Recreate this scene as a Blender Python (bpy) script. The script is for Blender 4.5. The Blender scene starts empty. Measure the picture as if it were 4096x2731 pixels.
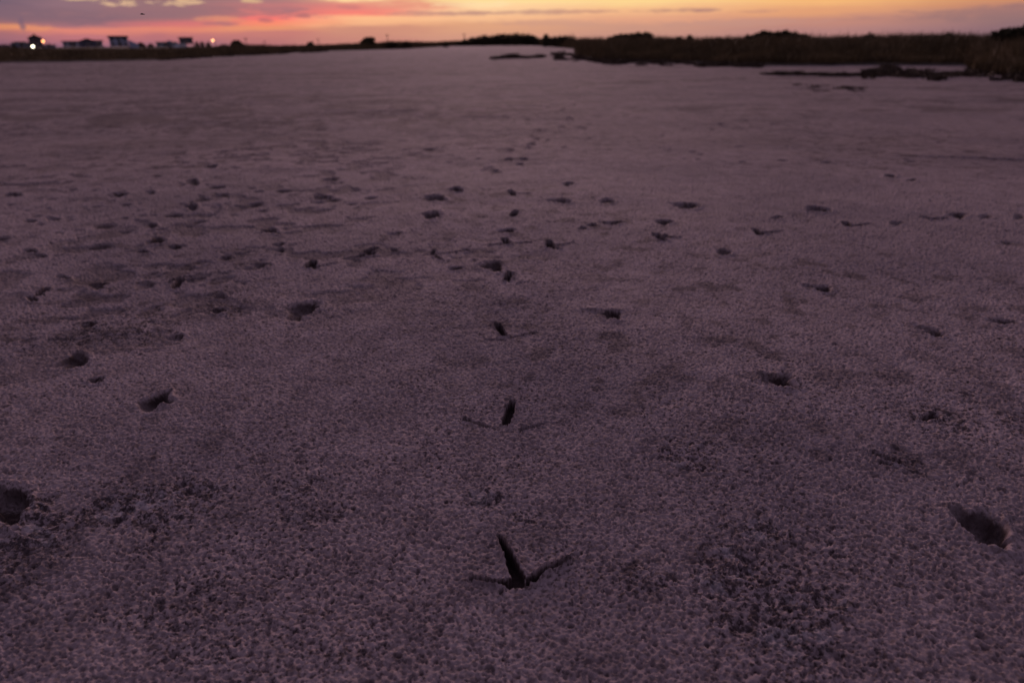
import bpy, math, random
import numpy as np
from mathutils import Matrix, Vector

random.seed(7)
rng = np.random.default_rng(11)
sc = bpy.context.scene
COL = sc.collection

# ------------------------------------------------------------------ camera
CH = 0.80                      # eye height, a crouching photographer
F = 2731.0                     # 24 mm lens on a 4096 px wide frame
PITCH = math.radians(23.5)
ROLL = math.radians(-0.33)
RM = (Matrix.Rotation(math.radians(90) - PITCH, 3, 'X') @ Matrix.Rotation(ROLL, 3, 'Z'))
RMn = np.array(RM)

def ray(u, v):
    d = RMn @ np.array([u - 2048.0, 1365.5 - v, -F])
    return d / np.linalg.norm(d)
def ground(u, v, z=0.0):
    d = ray(u, v)
    t = (z - CH) / d[2]
    return np.array([d[0] * t, d[1] * t])
def azel(u, v):
    d = ray(u, v)
    return math.atan2(d[0], d[1]), math.asin(d[2])
def at_dist(u, v, D):
    """point seen at u,v whose horizontal distance is D"""
    d = ray(u, v); k = D / math.hypot(d[0], d[1])
    return np.array([d[0] * k, d[1] * k, CH + d[2] * k])

cam = bpy.data.cameras.new('camera')
co = bpy.data.objects.new('camera', cam); COL.objects.link(co)
cam.lens = 24; cam.sensor_width = 36; cam.clip_start = 0.02; cam.clip_end = 20000
co.matrix_world = Matrix.Translation((0, 0, CH)) @ RM.to_4x4()
cam.dof.use_dof = True; cam.dof.focus_distance = 1.35; cam.dof.aperture_fstop = 2.8
cam.dof.aperture_blades = 7; cam.dof.aperture_rotation = 0.3
sc.camera = co

# ------------------------------------------------------------------ helpers
def lin(c):
    return tuple(((x / 255) / 12.92 if x / 255 <= 0.04045 else ((x / 255 + 0.055) / 1.055) ** 2.4) for x in c)
def tag(o, label=None, cat=None, group=None, kind=None):
    if label: o['label'] = label
    if cat: o['category'] = cat
    if group: o['group'] = group
    if kind: o['kind'] = kind
    return o
def empty(name, loc, rz=0):
    o = bpy.data.objects.new(name, None); COL.objects.link(o)
    o.location = loc; o.rotation_euler = (0, 0, rz); o.empty_display_size = 0.2
    return o
def np_mesh(name, V, faces, mat, parent=None, loc=(0, 0, 0), smooth=False, link=True):
    """faces: list of int arrays, each (n,k)"""
    me = bpy.data.meshes.new(name)
    V = np.ascontiguousarray(V, dtype=np.float32)
    me.vertices.add(len(V)); me.vertices.foreach_set('co', V.ravel())
    nl = sum(f.size for f in faces); nf = sum(len(f) for f in faces)
    me.loops.add(nl); me.polygons.add(nf)
    me.loops.foreach_set('vertex_index', np.concatenate([f.ravel() for f in faces]).astype(np.int32))
    st = []; s = 0
    for f in faces:
        st.append(s + np.arange(len(f)) * f.shape[1]); s += f.size
    me.polygons.foreach_set('loop_start', np.concatenate(st).astype(np.int32))
    me.update(calc_edges=True)
    if smooth:
        me.polygons.foreach_set('use_smooth', np.ones(nf, dtype=bool))
    me.materials.append(mat)
    o = bpy.data.objects.new(name, me)
    COL.objects.link(o); o.location = loc
    if parent: o.parent = parent
    return o

class MB:
    def __init__(s): s.v = []; s.f = []
    def box(s, c, d, rz=0):
        n = len(s.v); cs, sn = math.cos(rz), math.sin(rz)
        for z in (-.5, .5):
            for x, y in ((-.5, -.5), (.5, -.5), (.5, .5), (-.5, .5)):
                X, Y = x * d[0], y * d[1]
                s.v.append((c[0] + X * cs - Y * sn, c[1] + X * sn + Y * cs, c[2] + z * d[2]))
        for q in ((3, 2, 1, 0), (4, 5, 6, 7), (0, 1, 5, 4), (1, 2, 6, 5), (2, 3, 7, 6), (3, 0, 4, 7)):
            s.f.append([n + i for i in q])
        return s
    def poly(s, vs, fs):
        n = len(s.v); s.v += vs; s.f += [[n + i for i in q] for q in fs]; return s
    def tube(s, a, b, r0, r1, k=8):
        a, b = Vector(a), Vector(b); d = (b - a).normalized()
        p = d.orthogonal().normalized(); q = d.cross(p); n = len(s.v)
        for c, r in ((a, r0), (b, r1)):
            for i in range(k):
                t = 2 * math.pi * i / k
                s.v.append(tuple(c + p * (r * math.cos(t)) + q * (r * math.sin(t))))
        for i in range(k):
            j = (i + 1) % k; s.f.append([n + i, n + j, n + k + j, n + k + i])
        s.f.append([n + i for i in range(k)][::-1]); s.f.append([n + k + i for i in range(k)])
        return s
    def ball(s, c, r, sc3=(1, 1, 1), k=12, m=8):
        n = len(s.v)
        for i in range(m + 1):
            ph = math.pi * i / m
            for j in range(k):
                t = 2 * math.pi * j / k
                s.v.append((c[0] + r * sc3[0] * math.sin(ph) * math.cos(t), c[1] + r * sc3[1] * math.sin(ph) * math.sin(t), c[2] + r * sc3[2] * math.cos(ph)))
        for i in range(m):
            for j in range(k):
                s.f.append([n + i * k + j, n + (i + 1) * k + j, n + (i + 1) * k + (j + 1) % k, n + i * k + (j + 1) % k])
        return s
    def build(s, name, mat, parent=None, smooth=False):
        me = bpy.data.meshes.new(name); me.from_pydata(s.v, [], s.f)
        if smooth:
            for p in me.polygons: p.use_smooth = True
        me.materials.append(mat); o = bpy.data.objects.new(name, me); COL.objects.link(o)
        if parent: o.parent = parent
        return o

# noise, vectorised
def h2(ix, iy, seed):
    a = (ix.astype(np.int64) * 374761393 + iy.astype(np.int64) * 668265263 + seed * 974711) & 0xffffffff
    a = ((a ^ (a >> 13)) * 1274126177) & 0xffffffff
    a = ((a ^ (a >> 15)) * 2246822519) & 0xffffffff
    return ((a ^ (a >> 16)) & 0xffffff).astype(np.float32) / np.float32(0xffffff)
def vnoise(x, y, seed):
    ix = np.floor(x); iy = np.floor(y)
    fx = (x - ix).astype(np.float32); fy = (y - iy).astype(np.float32)
    fx = fx * fx * (3 - 2 * fx); fy = fy * fy * (3 - 2 * fy)
    a = h2(ix, iy, seed); b = h2(ix + 1, iy, seed); c = h2(ix, iy + 1, seed); d = h2(ix + 1, iy + 1, seed)
    return (a + (b - a) * fx) * (1 - fy) + (c + (d - c) * fx) * fy
def fbm(x, y, seed, octv=3):
    s = 0; a = 0.5; n = 0
    for i in range(octv):
        s = s + a * vnoise(x * 2 ** i + 17.3 * i, y * 2 ** i - 9.1 * i, seed + i); n += a; a *= 0.5
    return s / n
def pits(x, y, cell, seed, r0, r1, d0, d1, prob=1.0, pw=2.0):
    """overlapping round dents; r in cells, d in metres; prob scalar or array"""
    X = x / cell; Y = y / cell; ix = np.floor(X); iy = np.floor(Y)
    H = np.zeros(X.shape, dtype=np.float32)
    for dx in (-1, 0, 1):
        for dy in (-1, 0, 1):
            cx = ix + dx; cy = iy + dy
            px = cx + h2(cx, cy, seed); py = cy + h2(cx, cy, seed + 1)
            q = h2(cx, cy, seed + 2); rr = r0 + (r1 - r0) * q
            dd = d0 + (d1 - d0) * h2(cx, cy, seed + 3) ** 2
            on = h2(cx, cy, seed + 4) < prob
            s2 = ((X - px) ** 2 + (Y - py) ** 2) / (rr * rr)
            H = np.minimum(H, np.where(on, -dd * np.clip(1 - s2, 0, 1) ** pw, 0).astype(np.float32))
    return H
def sstep(a, b, x):
    t = np.clip((x - a) / (b - a), 0, 1); return t * t * (3 - 2 * t)

# node helper
class NT:
    def __init__(s, tree): s.t = tree; s.n = tree.nodes; s.l = tree.links
    def add(s, typ, **kw):
        nd = s.n.new(typ)
        for k, v in kw.items(): setattr(nd, k, v)
        return nd
    def inp(s, nd, i, v):
        if v is None: return
        if hasattr(v, 'is_linked') or isinstance(v, bpy.types.NodeSocket): s.l.new(v, nd.inputs[i])
        else: nd.inputs[i].default_value = v
    def m(s, op, a, b=None, c=None, clamp=False):
        nd = s.add('ShaderNodeMath', operation=op); nd.use_clamp = clamp
        for i, v in enumerate((a, b, c)): s.inp(nd, i, v)
        return nd.outputs[0]
    def mix(s, f, a, b, mode='MIX'):
        nd = s.add('ShaderNodeMix', data_type='RGBA', blend_type=mode)
        for i, v in ((0, f), (6, a), (7, b)):
            if isinstance(v, tuple) and len(v) == 3: v = (*v, 1)
            s.inp(nd, i, v)
        return nd.outputs[2]
    def rng(s, v, a, b, c=0.0, d=1.0, smooth=True):
        nd = s.add('ShaderNodeMapRange'); nd.interpolation_type = 'SMOOTHSTEP' if smooth else 'LINEAR'
        for i, x in enumerate((v, a, b, c, d)): s.inp(nd, i, x)
        return nd.outputs[0]
    def noise(s, vec, scale, detail=3, rough=0.5, dim='3D', dist=0.0):
        nd = s.add('ShaderNodeTexNoise', noise_dimensions=dim); s.inp(nd, 'Vector', vec)
        nd.inputs['Scale'].default_value = scale; nd.inputs['Detail'].default_value = detail
        nd.inputs['Roughness'].default_value = rough; nd.inputs['Distortion'].default_value = dist
        return nd.outputs[0]
def mat(name):
    m = bpy.data.materials.new(name); m.use_nodes = True
    t = NT(m.node_tree); b = m.node_tree.nodes['Principled BSDF']
    return m, t, b
def simple(name, col, rough=0.8, var=0.25, scale=3.0, metal=0.0):
    m, t, b = mat(name)
    g = t.add('ShaderNodeNewGeometry')
    n = t.noise(g.outputs['Position'], scale, 4)
    c = t.mix(t.rng(n, 0.3, 0.7), tuple(x * (1 - var) for x in col), tuple(min(1, x * (1 + var)) for x in col))
    t.l.new(c, b.inputs['Base Color']); b.inputs['Roughness'].default_value = rough
    b.inputs['Metallic'].default_value = metal
    return m

# ------------------------------------------------------------------ world
SUN_AZ = azel(1950, 100)[0]; SUN_EL = math.radians(0.6)
w = bpy.data.worlds.new('World'); sc.world = w; w.use_nodes = True
t = NT(w.node_tree); t.n.clear()
out = t.add('ShaderNodeOutputWorld'); bg = t.add('ShaderNodeBackground'); t.l.new(bg.outputs[0], out.inputs[0])
tc = t.add('ShaderNodeTexCoord'); sep = t.add('ShaderNodeSeparateXYZ'); t.l.new(tc.outputs['Generated'], sep.inputs[0])
az = t.m('ARCTAN2', sep.outputs[0], sep.outputs[1]); el = t.m('ARCSINE', sep.outputs[2])
RD = math.pi / 180
# cloud noise in (azimuth, elevation), stretched flat
cv = t.add('ShaderNodeCombineXYZ'); t.l.new(t.m('MULTIPLY', az, 9.0), cv.inputs[0]); t.l.new(t.m('MULTIPLY', el, 75.0), cv.inputs[1])
n1 = t.noise(cv.outputs[0], 1.0, 6, 0.58, dist=0.4)
cv2 = t.add('ShaderNodeCombineXYZ'); t.l.new(t.m('MULTIPLY', az, 26.0), cv2.inputs[0]); t.l.new(t.m('MULTIPLY', el, 170.0), cv2.inputs[1])
n2 = t.noise(cv2.outputs[0], 1.0, 5, 0.6)
cv3 = t.add('ShaderNodeCombineXYZ'); t.l.new(t.m('MULTIPLY', az, 55.0), cv3.inputs[0]); t.l.new(t.m('MULTIPLY', el, 380.0), cv3.inputs[1])
n3c = t.m('SUBTRACT', t.noise(cv3.outputs[0], 1.0, 5, 0.6), 0.5)
n1c = t.m('SUBTRACT', n1, 0.5); n2c = t.m('SUBTRACT', n2, 0.5)
eld = t.m('ADD', t.m('ADD', el, t.m('MULTIPLY', n3c, 0.2 * RD)), t.m('ADD', t.m('MULTIPLY', n1c, 0.55 * RD), t.m('MULTIPLY', n2c, 0.22 * RD)))
def colramp(stops, vmin, vmax, src):
    nd = t.add('ShaderNodeValToRGB'); t.l.new(t.rng(src, vmin, vmax, smooth=False), nd.inputs[0])
    cr = nd.color_ramp; cr.interpolation = 'EASE'
    stops = sorted(stops); stops = [((p - vmin) / (vmax - vmin), c) for p, c in stops]
    cr.elements[0].position = max(0, stops[0][0]); cr.elements[0].color = (*stops[0][1], 1)
    cr.elements[1].position = min(1, stops[-1][0]); cr.elements[1].color = (*stops[-1][1], 1)
    for p, c in stops[1:-1]:
        e = cr.elements.new(p); e.color = (*c, 1)
    return nd.outputs[0]
columns = [
 (-60,  [(0, (118, 96, 112)), (60, (126, 98, 112)), (112, (196, 122, 106)), (150, (160, 106, 116)), (195, (116, 88, 112))]),
 (330,  [(0, (146, 112, 122)), (60, (142, 108, 118)), (102, (166, 112, 120)), (120, (224, 134, 118)), (150, (190, 116, 122)), (190, (152, 104, 124))]),
 (700,  [(0, (152, 114, 118)), (66, (154, 112, 116)), (100, (212, 118, 118)), (118, (226, 136, 114)), (150, (186, 114, 118)), (188, (160, 108, 120))]),
 (1080, [(0, (172, 122, 124)), (45, (214, 124, 120)), (75, (254, 124, 116)), (92, (250, 140, 112)), (112, (232, 150, 112)), (135, (200, 126, 118)), (184, (178, 114, 116))]),
 (1450, [(0, (236, 168, 136)), (25, (230, 134, 124)), (55, (250, 132, 118)), (72, (254, 190, 140)), (95, (246, 180, 136)), (112, (208, 144, 122)), (182, (198, 132, 122))]),
 (1950, [(0, (255, 222, 158)), (30, (255, 208, 158)), (75, (248, 190, 144)), (98, (224, 164, 128)), (178, (208, 150, 132))]),
 (2550, [(0, (255, 216, 148)), (40, (244, 186, 138)), (78, (228, 164, 132)), (110, (204, 150, 130)), (175, (192, 140, 130))]),
 (3300, [(0, (246, 184, 122)), (45, (226, 160, 118)), (82, (196, 138, 122)), (130, (180, 130, 126)), (170, (168, 122, 122))]),
 (4150, [(0, (200, 136, 106)), (35, (172, 122, 114)), (75, (146, 112, 114)), (120, (138, 106, 114)), (160, (128, 98, 110))]),
]
low = None; prev = None
for u, st in columns:
    stops = [(azel(u, v)[1], lin(c)) for v, c in st]
    r = colramp(stops, -0.6 * RD, 4.0 * RD, eld)
    if low is None: low = r
    else: low = t.mix(t.rng(t.m('ADD', az, t.m('MULTIPLY', n1c, 0.10)), azel(prev, 120)[0], azel(u, 120)[0]), low, r)
    prev = u
def streak(u, v, hw, hh, col, k=1.0, nz=2.6, soft=0.85):
    global low
    a0, e0 = azel(u, v); a1 = azel(u + hw, v)[0] - a0; e1 = abs(azel(u, v - hh)[1] - e0)
    da = t.m('DIVIDE', t.m('SUBTRACT', az, a0), a1)
    de = t.m('DIVIDE', t.m('SUBTRACT', el, e0), e1)
    d = t.m('ADD', t.m('MULTIPLY', da, da), t.m('MULTIPLY', de, de))
    d = t.m('ADD', d, t.m('ADD', t.m('ADD', t.m('MULTIPLY', n2c, nz * 1.6), t.m('MULTIPLY', n3c, nz * 1.6)), t.m('MULTIPLY', n1c, nz)))
    f = t.rng(d, 1 + soft, 1 - soft, 0.0, k)
    low = t.mix(f, low, lin(col))
YEL = (240, 202, 148)
for a in [
 (200, 62, 420, 34, (132, 102, 114), .75), (760, 50, 420, 26, (154, 112, 118), .7),
 (505, 17, 75, 9, (226, 184, 148), .85, 8.5, .95), (455, 3, 100, 6, (228, 190, 144), .9, 8.5, .95), (620, 14, 55, 9, (224, 182, 146), .8, 8.5, .95), (740, 6, 50, 12, (224, 182, 144), .85, 8.5, .95),
 (1010, 4, 40, 8, (226, 186, 142), .8), (320, -2, 60, 5, YEL, .7), (1420, -2, 130, 10, (255, 214, 160), 1),
 (40, 108, 60, 12, (228, 148, 106), .75), (130, 112, 75, 13, (228, 146, 110), .75), (88, 100, 12, 26, (126, 98, 114), .8),
 (880, 76, 90, 10, (232, 150, 116), .6), (900, 96, 70, 7, (170, 112, 118), .7), (1060, 82, 32, 13, (180, 108, 112), .7), (1210, 65, 28, 7, (180, 110, 112), .7),
 (1400, 30, 45, 9, (196, 122, 120), .6), (1130, 35, 110, 10, (176, 118, 122), .7), (1660, 20, 200, 16, (232, 150, 126), .75),
 (1760, 55, 240, 9, (190, 142, 128), .85, 2.4, .95), (2130, 50, 230, 9, (196, 148, 130), .8, 2.4, .95), (1900, 20, 130, 12, (255, 226, 172), .6), (2350, 47, 110, 6, (206, 152, 128), .9),
 (2720, 42, 150, 8, (190, 140, 122), .8, 2.4, .95), (2830, 44, 60, 5, (176, 128, 120), .7), (3020, 48, 90, 6, (206, 148, 122), .7),
 (2230, 92, 260, 12, (206, 154, 134), .6), (2950, 92, 300, 14, (196, 146, 132), .6), (3450, 76, 80, 8, (180, 130, 120), .6),
 (3980, 55, 300, 26, (150, 114, 114), .6), (4060, 28, 110, 5, (160, 116, 112), .6)]:
    streak(*a)
# the part of the sky above the frame, which lights the flat
up = t.m('MULTIPLY', el, 1 / RD)
cosd = t.m('COSINE', t.m('SUBTRACT', az, SUN_AZ)); front = t.rng(cosd, -0.2, 1.0)
cvu = t.add('ShaderNodeVectorMath', operation='MULTIPLY'); t.l.new(tc.outputs['Generated'], cvu.inputs[0]); cvu.inputs[1].default_value = (2.2, 2.2, 7)
nu = t.noise(cvu.outputs[0], 1.6, 5, 0.55)
hi_f = t.mix(t.rng(nu, 0.38, 0.6), (0.80, 0.46, 0.34), (0.42, 0.25, 0.27))
hi_b = t.mix(t.rng(nu, 0.38, 0.6), (0.130, 0.098, 0.155), (0.100, 0.078, 0.130))
mid = t.mix(front, hi_b, hi_f)
zen = t.mix(t.rng(nu, 0.35, 0.65), (0.200, 0.155, 0.232), (0.150, 0.118, 0.186))
upper = t.mix(t.rng(up, 8, 45), mid, zen)
lowb = t.mix(t.rng(cosd, 0.35, 0.8), t.mix(t.rng(up, -2, 8), (0.16, 0.125, 0.19), hi_b), low)
sky = t.mix(t.rng(up, 3.6, 9.0), lowb, upper)
nsk = t.add('ShaderNodeTexSky', sky_type='NISHITA'); nsk.sun_disc = False
nsk.sun_elevation = SUN_EL; nsk.sun_rotation = SUN_AZ; nsk.altitude = 0; nsk.air_density = 1.3; nsk.dust_density = 2.5
sc_n = t.mix(1.0, nsk.outputs[0], (0.05, 0.05, 0.05), 'MULTIPLY')
# keep the twilight air glow out of the last few degrees, where the clouds are drawn above
sky2 = t.mix(t.rng(up, 4, 15), sky, t.mix(1.0, sky, sc_n, 'ADD'))
t.l.new(sky2, bg.inputs[0]); bg.inputs[1].default_value = 1.0

sl = bpy.data.lights.new('sun', 'SUN'); sl.energy = 1.4; sl.angle = math.radians(22); sl.color = (1, .63, .62)
so = bpy.data.objects.new('sun', sl); COL.objects.link(so)
sd = Vector((math.sin(SUN_AZ) * math.cos(0.15), math.cos(SUN_AZ) * math.cos(0.15), math.sin(0.15)))
so.rotation_euler = sd.to_track_quat('Z', 'Y').to_euler(); so.location = (0, 0, 30)

# ------------------------------------------------------------------ sand material
msand, t, b = mat('crusted_sand')
g = t.add('ShaderNodeNewGeometry'); P = g.outputs['Position']
att = t.add('ShaderNodeAttribute', attribute_name='crust'); crust = att.outputs['Fac']
att2 = t.add('ShaderNodeAttribute', attribute_name='damp_shade'); damp_shade = att2.outputs['Fac']
nA = t.noise(P, 0.9, 4); nB = t.noise(P, 9.0, 5, 0.6); nC = t.noise(P, 115, 4, 0.65); nD = t.noise(P, 260, 3, 0.6)
base = t.mix(t.rng(nB, 0.3, 0.7), (0.290, 0.226, 0.242), (0.405, 0.320, 0.340))
base = t.mix(t.m('MULTIPLY', t.rng(nA, 0.42, 0.62), 0.5), base, (0.205, 0.165, 0.195))
base = t.mix(t.rng(nC, 0.42, 0.62, 0.0, 0.65), base, (0.15, 0.115, 0.118))
# dark algae flecks in the crust
fl = t.m('MULTIPLY', t.rng(t.m('ADD', nC, t.m('MULTIPLY', crust, 0.065)), 0.555, 0.625), t.rng(t.m('ADD', t.noise(P, 3.2, 3), t.m('MULTIPLY', crust, 0.30)), 0.42, 0.60, 0.2, 0.92))
fl2 = t.m('MULTIPLY', t.rng(nD, 0.60, 0.70), t.rng(t.m('ADD', t.noise(P, 5.5, 3), t.m('MULTIPLY', crust, 0.25)), 0.45, 0.7, 0.0, 0.8))
base = t.mix(t.m('MAXIMUM', fl, fl2), base, (0.060, 0.042, 0.046))
nE = t.noise(P, 8.0, 5, 0.65); nF = t.noise(P, 0.45, 3, 0.5)
fl3 = t.m('MULTIPLY', t.rng(nE, 0.53, 0.61), t.rng(nF, 0.38, 0.60, 0.12, 0.72))
base = t.mix(fl3, base, (0.085, 0.062, 0.066))
# lifted flakes and clods of darker crust in the trodden patches
nG = t.noise(P, 48, 5, 0.72); nH = t.noise(P, 9.5, 3, 0.6)
fl5 = t.m('MULTIPLY', t.rng(nG, 0.50, 0.56), t.m('MULTIPLY', t.rng(crust, 0.1, 0.5), t.rng(nH, 0.38, 0.50)))
base = t.mix(t.m('MULTIPLY', fl5, 0.85), base, (0.050, 0.036, 0.042))
# scattered small dark bits over the whole flat
vb = t.add('ShaderNodeTexVoronoi', feature='F1'); t.l.new(P, vb.inputs['Vector']); vb.inputs['Scale'].default_value = 26; vb.inputs['Randomness'].default_value = 1
fl6 = t.m('MULTIPLY', t.rng(vb.outputs['Distance'], 0.27, 0.17), t.rng(t.noise(P, 5.0, 4, .6), 0.43, 0.55))
base = t.mix(t.m('MULTIPLY', fl6, 0.6), base, (0.070, 0.050, 0.056))
# salt bloom
sb = t.m('MULTIPLY', t.rng(t.noise(P, 17, 5, 0.75), 0.52, 0.62), t.rng(crust, 0.35, 0.9, 0, 0.38))
base = t.mix(sb, base, (0.52, 0.47, 0.52))
base = t.mix(t.m('MULTIPLY', damp_shade, 0.95), base, (0.036, 0.022, 0.023))  # near-black tone: damp sand, plus shade painted into tracks and dents
t.l.new(base, b.inputs['Base Color'])
b.inputs['Roughness'].default_value = 0.9; b.inputs['Specular IOR Level'].default_value = 0.16
bp = t.add('ShaderNodeBump'); bp.inputs['Strength'].default_value = 0.5; bp.inputs['Distance'].default_value = 0.0015
t.l.new(t.m('ADD', nD, t.m('MULTIPLY', nC, 0.6)), bp.inputs['Height']); 
# beyond the reach of the modelled pits the same crust goes on as bump
att3 = t.add('ShaderNodeAttribute', attribute_name='relief')
vor = t.add('ShaderNodeTexVoronoi', feature='SMOOTH_F1'); t.l.new(P, vor.inputs['Vector']); vor.inputs['Scale'].default_value = 95
bq = t.add('ShaderNodeBump'); bq.inputs['Distance'].default_value = 0.012
t.l.new(t.m('SUBTRACT', 1.0, att3.outputs['Fac']), bq.inputs['Strength'])
t.l.new(t.m('ADD', vor.outputs['Distance'], t.m('MULTIPLY', t.noise(P, 30, 4, .6), 1.3)), bq.inputs['Height'])
t.l.new(bp.outputs[0], bq.inputs['Normal']); t.l.new(bq.outputs[0], b.inputs['Normal'])

# ------------------------------------------------------------------ the flat, one sheet out to the horizon
th = np.concatenate([np.arange(88, 60, -1.2), np.arange(60, 9, -0.044), np.arange(9, 0.3, -0.021)])
rr = CH / np.tan(np.radians(th))
rr = np.concatenate([[0.004], rr, np.geomspace(rr[-1] * 1.04, 9000, 40)])
aa = np.concatenate([np.arange(-180, -52, 2.0), np.arange(-52, 52, 0.062), np.arange(52, 180.1, 2.0)])
aa = np.radians(aa)
AA, RR = np.meshgrid(aa, rr)
X = (RR * np.sin(AA)).astype(np.float64); Y = (RR * np.cos(AA)).astype(np.float64)
inside = 1 - sstep(math.radians(50), math.radians(52), np.abs(AA))
wx = (fbm(X * 22, Y * 22, 50, 2) - .5) * 0.016; wy = (fbm(X * 22, Y * 22, 60, 2) - .5) * 0.016
fade = (1 - sstep(3.5, 7.0, RR)) * inside
micro = pits(X + wx, Y + wy, 0.0060, 3, 0.40, 0.84, 0.0012, 0.0066, 0.93, 1.3)
micro += pits(X - wy, Y + wx, 0.0110, 13, 0.3, 0.7, 0.0004, 0.0026, 0.6, 1.3)
zone = fbm(X * 2.1 + 5, Y * 2.1, 70, 3)
deep = pits(X + wx, Y, 0.017, 23, 0.16, 0.36, 0.004, 0.013, np.clip((zone - .38) * 1.6, 0.04, 0.5), 1.2)
rough = (fbm(X * 160, Y * 160, 80, 3) - .5)
# crust patches: (u, v, half width, half height, rotation, strength)
def aff(u, v, hw, hh, rot):
    c = ground(u, v); a = math.radians(rot)
    A = ground(u + hw * math.cos(a), v + hw * math.sin(a)) - c
    B = ground(u + hh * math.sin(a), v - hh * math.cos(a)) - c
    M = np.linalg.inv(np.array([A, B]).T)
    return c, M
def affs(c, M, X, Y):
    dx = X - c[0]; dy = Y - c[1]
    return M[0, 0] * dx + M[0, 1] * dy, M[1, 0] * dx + M[1, 1] * dy
crustA = np.zeros(X.shape, np.float32)
cn = (fbm(X * 14, Y * 14, 90, 3) - .5) * 1.7
for (u, v, hw, hh, rot, k) in [(3010, 2320, 300, 120, 22, 1), (3180, 2500, 330, 200, 30, 1), (2725, 1815, 130, 70, 5, .8), (1990, 1985, 130, 40, 3, .7),
        (610, 2040, 270, 120, -5, .9), (1190, 1935, 130, 70, 0, .7), (110, 2120, 240, 150, 0, .9), (3060, 2140, 130, 50, 10, .8), (2100, 2070, 120, 40, 0, .4),
        (3600, 1850, 120, 40, 20, .6), (400, 1330, 330, 90, -8, .5), (3750, 1680, 200, 60, 10, .6), (880, 1230, 120, 40, 0, .5), (2640, 1590, 120, 80, 0, .35), (2550, 2330, 160, 80, 0, .5), (700, 2450, 400, 180, 0, .35),
        (4060, 1720, 90, 60, 0, .7), (1280, 2060, 200, 60, 0, .5), (1500, 2600, 300, 80, 0, .3)]:
    c, M = aff(u, v, hw, hh, rot); a, q = affs(c, M, X, Y)
    crustA = np.maximum(crustA, k * (1 - sstep(0.3, 1.25, np.sqrt(a * a + q * q) + cn)).astype(np.float32))
micro = micro * (0.62 + 0.75 * fbm(X * 7, Y * 7, 170, 3)) * (1 + 0.3 * cn) + rough * 0.0016
H = (micro + deep * (1 + crustA)) * fade
H += crustA * fade * (pits(X + wy, Y + wx, 0.034, 33, 0.3, 0.75, 0.001, 0.011, 0.55, 1.3) + (fbm(X * 42, Y * 42, 95, 4) - .5) * 0.012)
# worn dents, thick on the left half of the middle ground
left = 1 - sstep(-0.25, 0.22, AA); midr = sstep(1.9, 3.0, RR) * (1 - sstep(20, 60, RR))
dz = fbm(X * 0.55 + 9, Y * 0.55, 100, 3)
ddens = np.clip((dz - .40) * 1.8, 0.01, 1) * midr * (0.16 + 0.9 * left)
f2 = (1 - sstep(40, 90, RR)) * inside
dent = pits(X, Y + wx, 0.16, 43, 0.14, 0.42, 0.004, 0.022, ddens, 1.2) + pits(X + 3, Y, 0.085, 53, 0.2, 0.45, 0.003, 0.012, ddens * 1.1, 1.2)
H += dent * f2
damp_shade = np.clip(-dent * f2 / 0.010, 0, 1) * 0.8  # shade painted into the dents, darker where they are deeper
H += ((fbm(X * 3, Y * 3, 110, 3) - .5) * 0.010 + (fbm(X * 0.7, Y * 0.7, 120, 2) - .5) * 0.03) * inside
mot = sstep(.54, .62, fbm(X * 8, Y * 8, 180, 4)) * np.clip((fbm(X * .9 + 4, Y * .9, 190, 3) - .40) * 5, 0, 1) * (0.12 + 0.88 * left) * sstep(1.7, 2.6, RR) * (1 - sstep(14, 30, RR))
mot2 = sstep(.55, .59, fbm(X * 4.2, Y * 3.0, 200, 4)) * np.clip((fbm(X * .4, Y * .4, 210, 3) - .40) * 5, 0, 1) * (0.3 + 0.7 * left) * sstep(5, 9, RR) * (1 - sstep(30, 60, RR))
damp_shade = np.maximum(damp_shade, np.maximum(mot * .42, mot2 * .50)); H -= mot * .006 * f2
# faint long drift lines across the far flat
far = sstep(5, 9, RR) * (1 - sstep(60, 140, RR))
dl = vnoise(X * 0.35, Y * 1.3 + 3 * vnoise(X * .1, Y * .1, 131), 130)
damp_shade = np.maximum(damp_shade, far * sstep(0.60, 0.74, dl) * sstep(.48, .60, fbm(X * 2.4, Y * 2.4, 140, 4)) * 0.5)

NX = X.astype(np.float64); NY = Y.astype(np.float64)
edge1 = (fbm(X * 130, Y * 130, 150, 3) - .5) ; edge2 = (fbm(X * 38, Y * 38, 160, 3) - .5)
TID = np.zeros(X.shape, np.int32)
carved = np.zeros(X.shape, np.float32); rim = np.zeros(X.shape, np.float32); soft = np.zeros(X.shape, np.float32)
def capsule(u0, v0, u1, v1, w0, w1, d0, d1, tid):
    a = ground(u0, v0); c = ground(u1, v1)
    kf = 1 + 0.45 * float(sstep(1300, 850, np.array(v0))); w0 = (w0 * 1.08 + 4) * kf; w1 = (w1 * 1.08 + 4) * kf
    ra = w0 / 2 * math.sqrt(a @ a + CH * CH) / F; rc = w1 / 2 * math.sqrt(c @ c + CH * CH) / F
    m = max(ra, rc) * 2.2 + 0.004
    lo = np.minimum(a, c) - m; hi = np.maximum(a, c) + m
    idx = np.where((X > lo[0]) & (X < hi[0]) & (Y > lo[1]) & (Y < hi[1]))
    if len(idx[0]) == 0: return
    x = X[idx]; y = Y[idx]; ab = c - a; L = ab @ ab + 1e-12
    tt = np.clip(((x - a[0]) * ab[0] + (y - a[1]) * ab[1]) / L, 0, 1)
    d = np.hypot(x - a[0] - tt * ab[0], y - a[1] - tt * ab[1]); R = ra + (rc - ra) * tt
    s = d / R + (edge1[idx] * 0.6 + edge2[idx] * 0.4)
    dep = (d0 + (d1 - d0) * tt) / 1000
    put(idx, s, dep * 1.05 + 0.004, 1 - sstep(0.80, 1.0, s), tid)
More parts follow.
